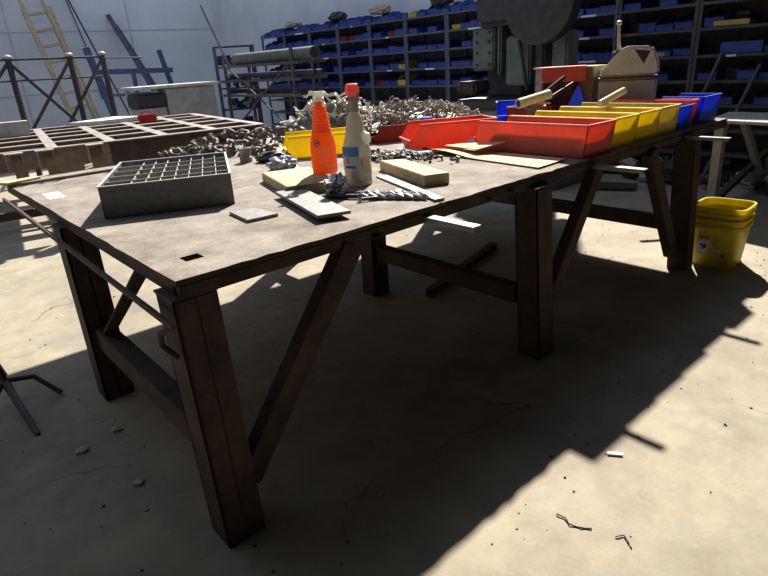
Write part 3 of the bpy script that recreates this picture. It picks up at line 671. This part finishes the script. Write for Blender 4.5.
# purple pegged rack left of shelves
t = thing('hose_rack', 'purple grey storage rack stuffed with parts left of the long shelves', 'rack', (5.5, 11.0, 0), R(-25))
for x in (-.10, .62):
    for y in (0, .5): MB().bb((x - .025, y - .025, 0), (x + .025, y + .025, 1.88)).build('post', M['purple'], t)
for z in (.3, .7, 1.1, 1.5, 1.86): MB().bb((-.10, 0, z), (.62, .5, z + .02)).build('shelf_board', M['purple'], t)
b = MB()
for k in range(90):
    z = random.choice((.32, .72, 1.12, 1.52)); s_ = random.uniform(.04, .12); b.box((random.uniform(-.02, .54), random.uniform(.05, .3), z + s_ / 2 + random.uniform(0, .12)), (s_, s_, s_), random.random(), mi=random.choice((0, 0, 1, 2, 0)))
o = b.build('stored_parts', [M['content'], M['shelfblue'], M['palewood']], t); o['kind'] = 'stuff'

# X-braced light scaffold with pipes in front of shelves
t = thing('pipe_rack', 'grey X-braced rack holding long pipes before the shelves', 'rack', (0, 0, 0))
def rb(a, b, w=.03, nm='bar', m='shelfdark'): MB().beam(a, b, w, w, up=(1, 0, 0)).build(nm, M[m], t)
for y in (8.3, 10.6):
    for x in (5.35, 5.85): rb((x, y, 0), (x, y, 1.72), .045, 'post')
rb((5.35, 10.6, .35), (5.35, 8.3, 1.55), .025, 'cross_brace'); rb((5.35, 10.6, 1.55), (5.35, 8.3, .35), .025, 'cross_brace')
rb((5.35, 11.2, 2.6), (5.35, 10.4, 1.5), .025, 'cross_brace', 'shelfdark')
for z in (1.0, 1.25, 1.5):
    for x in (5.35, 5.85): rb((x, 8.1, z), (x, 10.8, z), .04, 'rail')
for y in (8.3, 9.4, 10.6): 
    for z in (1.0, 1.25, 1.5): rb((5.35, y, z + .04), (5.85, y, z + .04), .035, 'arm')
for k, (x, y0, y1, z, r, m) in enumerate(((5.45, 7.8, 10.3, 1.62, .095, 'pipegrey'), (5.68, 8.0, 10.9, 1.60, .05, 'shelf'), (5.5, 7.9, 10.7, 1.34, .04, 'purple'), (5.7, 8.0, 10.6, 1.34, .04, 'shelf'), (5.5, 7.9, 10.8, 1.08, .03, 'darksteel'))):
    tt = thing('steel_pipe', ['thick pale pipe with open dark end on the top tier of the rack', 'grey pipe behind the thick pale pipe on the rack top', 'purple grey pipe on the middle tier of the rack', 'grey pipe on the middle tier, nearer the shelves', 'thin dark pipe on the lowest tier of the rack'][k], 'pipe', (x, y0, z))
    MB().tube([(0, 0, 0), (0, y1 - y0, 0)], r, 16).build('pipe_wall', M[m], tt, smooth=True)
    MB().tube([(0, -.002, 0), (0, .001, 0)], r * .82, 16).build('pipe_bore_shade', M['black'], tt)  # black disc on the solid pipe stands for its shaded inside

# ------------------------------------------------------------------ long shelving with blue bins
SX, SD = 7.0, .42
LV = [.26, .52, .78, 1.03, 1.29, 1.56, 1.81, 2.05]
ORD = ['first', 'second', 'third', 'fourth', 'fifth', 'sixth', 'seventh', 'eighth', 'ninth', 'tenth', 'eleventh', 'twelfth', 'thirteenth', 'fourteenth']
POS = ['leftmost', 'second', 'third', 'last']
def shelf_bin_mesh(h, w=.195, L=.30):
    b = MB(); t = .004
    prof = [(.0, 0), (L, 0), (L, h), (L * .35, h), (0.0, h * .55)]
    # local: front towards -X
    for s_ in (-w / 2, w / 2 - t):
        b.prism(prof, s_, s_ + t, 'y')
    b.bb((0, -w / 2, 0), (L, w / 2, t)); b.bb((L - t, -w / 2, 0), (L, w / 2, h)); b.bb((0, -w / 2, 0), (t, w / 2, h * .55)); b.bb((-.006, -w / 2, h * .47), (0, w / 2, h * .56))
    nx, ny = 5, 5; rnd = random.Random(h); vs = [(.01 + (L - .02) * i / nx, -w / 2 + t + (w - 2 * t) * j / ny, h * (.45 + .4 * i / nx) + rnd.uniform(-.012, .03)) for i in range(nx + 1) for j in range(ny + 1)]
    b.add(vs, [(i * (ny + 1) + j, (i + 1) * (ny + 1) + j, (i + 1) * (ny + 1) + j + 1, i * (ny + 1) + j + 1) for i in range(nx) for j in range(ny)], 1)
    return b
bm_ = {}
for cname, mm in (('blue', 'shelfblue'), ('red', 'maroon'), ('yellow', 'yellow2')):
    o = shelf_bin_mesh(.13).build('parts_bin', [M[mm], M['content']]); bm_[cname] = o.data; bpy.data.objects.remove(o)
unit_w = .91
YS = 11.98
nb = 0
for k in range(12):                       # from the far left end towards the right
    y1 = YS - unit_w * k; y0 = y1 - unit_w
    dark = k >= 9
    u = thing('shelving_unit', f'tall grey steel shelving bay, {ORD[k]} from the far left of the long row', 'shelving', (SX, (y0 + y1) / 2, 0), 0, 'shelving bays along the right wall')
    m = M['shelfdark'] if dark else M['shelf']; hw = unit_w / 2
    for (x, y) in ((0, -hw + .022), (0, hw - .022), (SD, -hw + .022), (SD, hw - .022)):
        MB().bb((x - (.0 if x == 0 else .03), y - .018, 0), (x + (.03 if x == 0 else 0), y + .018, 2.10)).build('post', m, u)
    for z in LV:
        q = MB(); q.bb((0.002, -hw + .005, z - .004), (SD, hw - .005, z)); q.bb((-.004, -hw + .005, z - .03), (.004, hw - .005, z)); q.build('shelf', m, u)
    MB().bb((SD, -hw + .01, 0), (SD + .006, hw - .01, 2.06)).build('back_panel', m, u)
    for li in range(len(LV)):
        if random.random() < .28: MB().bb((-.007, -.03 + random.uniform(-.25, .25), LV[li] - .028), (-.0045, .01 + random.uniform(.0, .02), LV[li] - .006)).build('shelf_tag', M['paper'], u)
    for li, z in enumerate(LV):
        if z < .7 and k < 11: continue
        if z < 1.0 and k < 7: continue
        for j in range(4):
            if random.random() < (.12 if not dark else .45): continue
            r_ = random.random(); c = 'blue' if r_ < .92 else ('red' if r_ < .985 else 'yellow')
            o = bpy.data.objects.new('parts_bin', bm_[c]); COL.objects.link(o)
            o.location = (SX + .008 + random.uniform(0, .05), y1 - .075 - .1 - j * .2 + .02, z + .0005)
            s_ = random.choice((1, 1, .85, 1.25)) if z < 2 else random.choice((.8, 1.1))
            o.scale = (1, 1, s_)
            tag(o, f'{c} parts bin, {POS[j]} on shelf {ORD[7 - li]} from top, {ORD[k]} bay from far left', 'bin', 'parts bins on the long shelves'); nb += 1
    if dark:
        b = MB()
        for q in range(26):
            z = random.choice(LV[:-1]); s_ = (random.uniform(.05, .12), random.uniform(.05, .25), random.uniform(.04, .14)); b.box((random.uniform(.33, .36), random.uniform(-.32, .32), z + s_[2] / 2 + .001), (.07, s_[1], s_[2]), mi=random.choice((0, 0, 1, 2)))
        o = b.build('loose_parts', [M['galv2'], M['palewood'], M['rust']], u); o['kind'] = 'stuff'
for (y, z, d, m, nm, lab) in ((2.42, 1.295, (.30, .40, .11), 'shelfblue', 'storage_box', 'wide blue box on a middle shelf at the far right'), (2.55, 1.565, (.26, .34, .05), 'yellow2', 'yellow_tray', 'flat yellow tray on the shelf above the wide blue box'),
        (3.35, 1.295, (.2, .3, .04), 'palewood', 'flat_pack', 'flat pale packet on a middle shelf left of the wide blue box'), (4.3, 2.055, (.2, .5, .06), 'yellow2', 'yellow_tray', 'long yellow tray on the top shelf right of the press')):
    one(MB().bb((0, -d[1] / 2, 0), (d[0], d[1] / 2, d[2])), nm, M[m], lab, 'box', (SX + .01, y, z), bevel=.006)
# a few odd things on the top shelf
for k, (y, s_, m, lab) in enumerate(((10.9, .10, 'palewood', 'pale lump on the top shelf near the far left end'), (8.2, .12, 'cardbox', 'brownish bag on the top shelf left of the tall dark lumps'), (6.75, .22, 'content', 'tall dark lump on the top shelf just left of the press'), (9.4, .12, 'content', 'low dark lump on the top shelf near the middle'))):
    crumple('stored_part', M[m], lab, 'part', (SX + .16, y, 2.18), (.24, .5, s_ * 1.6), 20 + k, amp=.2)

# ------------------------------------------------------------------ punch press
pr = thing('punch_press', 'dark green C-frame punch press standing behind the table before the shelves', 'press', (5.7, 4.1, 0))
def pbx(a, b, nm, m='press', bev=.02): MB().bb(a, b).build(nm, M[m], pr, bevel=bev, seg=2)
pbx((-.25, -.55, 0), (.55, .60, .86), 'base')
pbx((-.35, -.40, .86), (.45, .75, .96), 'bed', 'pressdark')
pbx((.05, .10, .96), (.5, .62, 2.2), 'column', 'pressdark')
pbx((-.12, .38, 1.26), (.06, .70, 1.72), 'control_box')
pbx((-.10, .30, 1.20), (.04, .36, 1.80), 'side_rail')
pbx((-.20, -.42, 1.72), (.30, .60, 2.3), 'crown', 'pressdark', .05)
b = MB(); b.lathe([(.42, -.09), (.46, -.07), (.46, .07), (.42, .09), (.30, .05), (.1, .10)], 40)
for v in b.v: v.x, v.y, v.z = v.z - .30, v.x * .88 - .36, v.y * .88 + 1.90
b.build('flywheel_guard', M['pressdark'], pr, smooth=True)
pbx((-.22, -.18, 1.10), (.02, .14, 1.60), 'ram'); pbx((-.20, -.34, 1.02), (.1, -.22, 1.62), 'guide_post', 'pressdark')
pbx((-.22, -.62, 1.2), (.0, -.44, 1.62), 'lever_box', 'ltsteel' if False else 'press')
pbx((-.40, .42, 1.02), (-.1, .72, 1.16), 'foot_casting', 'rust', .03)
b = MB()
for z in (1.34, 1.45, 1.56, 1.66):
    for y in (.44, .62): b.lathe([(.014, 0), (.012, .012)], 8, (0, y, z))
for v in b.v: pass
for y in (.44, .62):
    for z in (1.33, 1.45, 1.57, 1.67): MB().tube([(-.12, y, z), (-.135, y, z)], .014, 8).build('bolt', M['darksteel'], pr)
MB().tube([(-.24, -.05, 1.55), (-.30, -.15, 1.35), (-.28, -.2, 1.05)], .02, 6).build('hose', M['black'], pr)

# ------------------------------------------------------------------ bench at right and its surroundings
bn = thing('side_bench', 'worn grey bench with pale top and splayed legs at the right edge', 'bench', (0, 0, 0))
ps = [(5.50, 2.08), (5.36, 1.30), (6.12, 1.30), (6.15, 2.14)]
MB().prism(ps, .775, .80, 'z').build('bench_top', M['palewood'], bn, bevel=.006)
MB().beam((5.62, 2.0, .77), (5.66, 2.0, 0), .09, .07, up=(0, 1, 0)).build('leg', M['palewood'], bn)
MB().beam((5.50, 1.45, .77), (5.52, 1.45, 0), .08, .07, up=(0, 1, 0)).build('leg', M['palewood'], bn)
MB().beam((5.95, 1.95, .77), (6.75, 1.92, .02), .06, .05, up=(0, 1, 0)).build('diagonal_strut', M['palewood'], bn)
MB().beam((5.66, 2.0, .04), (6.8, 1.95, .36), .05, .05, up=(0, 1, 0)).build('low_strut', M['rust'], bn)
MB().beam((5.56, 2.0, .74), (4.9, 2.4, .62), .03, .03).build('side_arm', M['darksteel'], bn)
# clutter below the shelves
def junk(label, c, d, n, seed, ms):
    rnd = random.Random(seed); b = MB()
    for k in range(n):
        s_ = [rnd.uniform(.04, .2) for _ in range(3)]; s_[2] *= .5
        rot = Matrix.Rotation(rnd.uniform(0, 3), 3, Vector((rnd.uniform(-.3, .3), rnd.uniform(-.3, .3), 1)).normalized())
        b.box((rnd.uniform(-1, 1) * d[0], rnd.uniform(-1, 1) * d[1], s_[2] / 2 + rnd.random() ** 2 * d[2]), s_, rot=rot, mi=rnd.randrange(len(ms)))
    one(b, 'scrap_heap', [M[m] for m in ms], label, 'scrap', (c[0], c[1], 0.02), kind='stuff')
junk('low heap of dark scrap on the floor by the shelves at right', (6.62, 2.2), (.24, .75), 0, 1, ['content', 'rust', 'palewood']) if False else None
junk('low heap of dark scrap on the floor below the shelves', (6.60, 2.6, 0), (.26, 1.2, .16), 70, 1, ['content', 'rust', 'darksteel', 'palewood'])
slab('flat_scrap_plate', M['rust'], 'flat dark plate lying on the floor beyond the table legs', 'plate', [(5.7, 3.25), (5.9, 2.85), (6.15, 2.95), (6.0, 3.35)], .0, .035, bevel=.002)
# hoses leaning before the right shelves
for k, (y, lab) in enumerate(((2.80, 'thin grey bar leaning on the shelves above the blue bin'), (2.42, 'second thin bar leaning on the shelves right of the first'))):
    one(MB().beam((6.55, y + .05, 0), (6.97, y - .22, 1.30 - k * .12), .035, .02), 'leaning_bar', M['shelfdark'], lab, 'bar')

# ------------------------------------------------------------------ yellow pails
def pail(z, label, h, top=False):
    t = thing('plastic_pail', label, 'pail', (4.20, 1.40, z), R(4), 'nested yellow pails')
    w = .145
    pf = [(.150, 0), (.153, .008), (.178, h - .09), (.181, h - .085), (.190, h - .08), (.190, h - .055), (.182, h - .05), (.185, h - .02), (.193, h - .015), (.193, h), (.184, h), (.178, h - .09), (.148, .01)]
    b = MB(); b.lathe(pf, 36, power=5, cap=False); b.lathe([(.148, .004), (.14, .010)], 36, power=5); b.build('pail_body', M['bucket'], t, smooth=True)
    return t
p1 = pail(0, 'yellow square plastic pail with printed label standing on the floor', .40)
for z_, lab in ((.045, 'second yellow pail nested in the labelled one, rim showing above it'), (.088, 'topmost yellow pail of the nested stack, open at the top')):
    t = thing('plastic_pail', lab, 'pail', (4.20, 1.40, z_ * .87), R(4), 'nested yellow pails')
    b = MB(); h = .40; pf = [(.143, 0), (.168, h - .10), (.172, h - .055), (.184, h - .02), (.193, h - .015), (.193, h + .0), (.180, h), (.168, h - .09), (.138, .01)]
    b.lathe([(r * (1 if r > .18 else .985), z) for r, z in pf], 36, power=5, cap=False); b.lathe([(.137, .004), (.13, .010)], 36, power=5); b.build('pail_body', M['bucket'], t, smooth=True)
def fx(mb, x, name, m):     # put on the pail's -X face
    for v in mb.v: v.x = -(.150 + (.178 - .150) * v.z / .31) - .0015 + v.x
    return mb.build(name, m, p1)
def lb_(y0, y1, z0, z1, d=0): return MB().bb((-d - .0006, y0, z0), (-d, y1, z1))
fx(lb_(-.06, .105, .10, .28), 0, 'label_panel', mat('faded_yellow_label', (.40, .34, .06), (.52, .45, .12), .6, 0, 30))
fx(lb_(.03, .10, .12, .22, .0008), 0, 'label_picture', M['label_pale'])
fx(lb_(.02, .10, .235, .262, .0008), 0, 'label_band', M['inkred'])
b = MB()
for (y, z, s_) in ((.075, .18, .012), (.055, .172, .014), (.06, .155, .008), (.05, .19, .007), (.078, .15, .006)): b.bb((-.0022, y - s_, z - s_), (-.0016, y + s_, z + s_))
fx(b, 0, 'label_dog_shape', M['ink'])
b = MB()
for k in range(5): b.bb((-.0022, -.045, .25 - k * .022), (-.0016, .012 - (k % 2) * .015, .257 - k * .022))
fx(b, 0, 'label_text_lines', M['inkred']); fx(lb_(-.05, .02, .118, .126, .0008), 0, 'label_rule', M['inkred']); fx(lb_(-.095, -.065, .095, .125, .0), 0, 'grey_stamp', M['inkgrey'])
MB().tube([(-.02, .195, .345), (-.05, .20, .30), (-.09, .205, .25), (-.13, .20, .22), (-.16, .18, .21)], .003, 6).build('handle', M['darksteel'], p1)

for o_ in scene.objects:
    if o_.name.startswith('plastic_pail'): o_.scale = (.87, .87, .84)
# ------------------------------------------------------------------ stool-like stand at lower left
st = thing('steel_stand', 'dark steel stand with bent feet at the lower left edge', 'stand', (.16, 3.10, 0))
MB().tube([(-.11, .15, .62), (0, 0, .12), (.03, -.42, .0)], [.02, .02, .012], 8).build('front_leg', M['darksteel'], st, smooth=True)
MB().tube([(0, 0, .12), (.12, -.02, .10), (.20, -.12, .015)], .013, 8).build('foot', M['darksteel'], st, smooth=True)
MB().tube([(0, 0, .12), (-.10, -.10, .05), (-.16, -.22, .012)], .013, 8).build('foot', M['darksteel'], st, smooth=True)
MB().tube([(0, 0, .14), (-.16, .18, .82)], .022, 8).build('post', M['darksteel'], st, smooth=True)

# ------------------------------------------------------------------ litter on the floor
one(MB().box((0, 0, .004), (.055, .014, .008)), 'white_chip', M['paper'], 'tiny white plastic chip on the sunlit floor', 'chip', (1.79, .84, 0), (0, 0, R(-55)))
def wire(pts, label, r=.0025):
    c = Vector((*pts[0], 0)); q = []
    for i in range(len(pts) - 1):
        a, b = Vector(pts[i]), Vector(pts[i + 1])
        for k in range(4): p = a.lerp(b, k / 4); q.append((p.x - c.x, p.y - c.y, r + .002 * math.sin(i + k)))
    q.append((pts[-1][0] - c.x, pts[-1][1] - c.y, r))
    one(MB().tube(q, r, 5), 'wire_scrap', M['black'], label, 'wire', (c.x, c.y, .0015))
wire([(1.37, .82), (1.375, .79), (1.36, .765), (1.375, .73), (1.395, .705)], 'wavy black wire scrap lying on the sunlit floor')
wire([(1.415, .635), (1.44, .62), (1.425, .60), (1.41, .58)], 'short hooked wire scrap near the bottom right of the floor')
for k, (x, y, rz_, l_, lab) in enumerate(((.95, 1.35, 20, .12, 'pale thin wire on the shaded floor under the table front'), (.80, 1.22, 70, .09, 'short pale wire near the foot of the front leg'))):
    one(MB().tube([(0, 0, .002), (l_ / 2, .012, .002), (l_, 0, .002)], .0016, 5), 'wire_scrap', M['galv'], lab, 'wire', (x, y, .001), (0, 0, R(rz_)))
for k, (x, y, lab) in enumerate(((.46, 2.45, 'pale stone chip on the shaded floor beside the rear leg'), (.30, 2.40, 'small pale stone chip left of the rear leg'), (.40, 2.02, 'flat pale flake on the dark floor before the lower rail'))):
    crumple('stone_chip', M['palewood'], lab, 'stone', (x, y, 0), (.06, .05, .025), 40 + k, sub=1, amp=.3)
d = MB()
rnd = random.Random(5)
for k in range(420):
    x, y = rnd.uniform(-.1, 4.8), rnd.uniform(.5, 4.4)
    s_ = rnd.uniform(.002, .007); d.box((x, y, s_ * .4), (s_ * 1.6, s_, s_ * .8), rnd.uniform(0, 3), mi=rnd.randrange(2))
one(d, 'floor_grit', [M['content'], M['galv2']], 'fine grit and filings scattered over the concrete floor', 'grit', kind='stuff')

# ------------------------------------------------------------------ light
w = bpy.data.worlds.new('World'); scene.world = w; w.use_nodes = True
bg = w.node_tree.nodes['Background']; bg.inputs['Color'].default_value = (.58, .73, 1, 1); bg.inputs['Strength'].default_value = .66
sl = bpy.data.lights.new('sun', 'SUN'); sl.energy = 9.8; sl.angle = R(1.4); sl.color = (1, .95, .86)
so = bpy.data.objects.new('sun', sl); COL.objects.link(so); so.location = (6, 6, 8)
so.rotation_euler = Vector((.85, .59, .92)).to_track_quat('Z', 'Y').to_euler()

# ------------------------------------------------------------------ camera
cam = bpy.data.cameras.new('camera'); co = bpy.data.objects.new('camera', cam); COL.objects.link(co); scene.camera = co
cam.sensor_width = 36; cam.sensor_fit = 'HORIZONTAL'; cam.lens = 36 * 577.5 / 768; cam.clip_start = .05
RW = Matrix(((0.75056626, -0.28481343, 0.5962647), (-0.65797751, -0.23888597, 0.71414221), (-0.06095802, -0.92833981, -0.36670058)))
rx, dn, fw = RW.col[0], RW.col[1], RW.col[2]
co.matrix_world = Matrix.Translation((0, 0, 1.45)) @ Matrix((rx, -dn, -fw)).transposed().to_4x4()
scene.view_settings.view_transform = 'Standard'; scene.view_settings.look = 'None'; scene.view_settings.gamma = 1; scene.view_settings.use_curve_mapping = False
scene.view_settings.exposure = 0.33
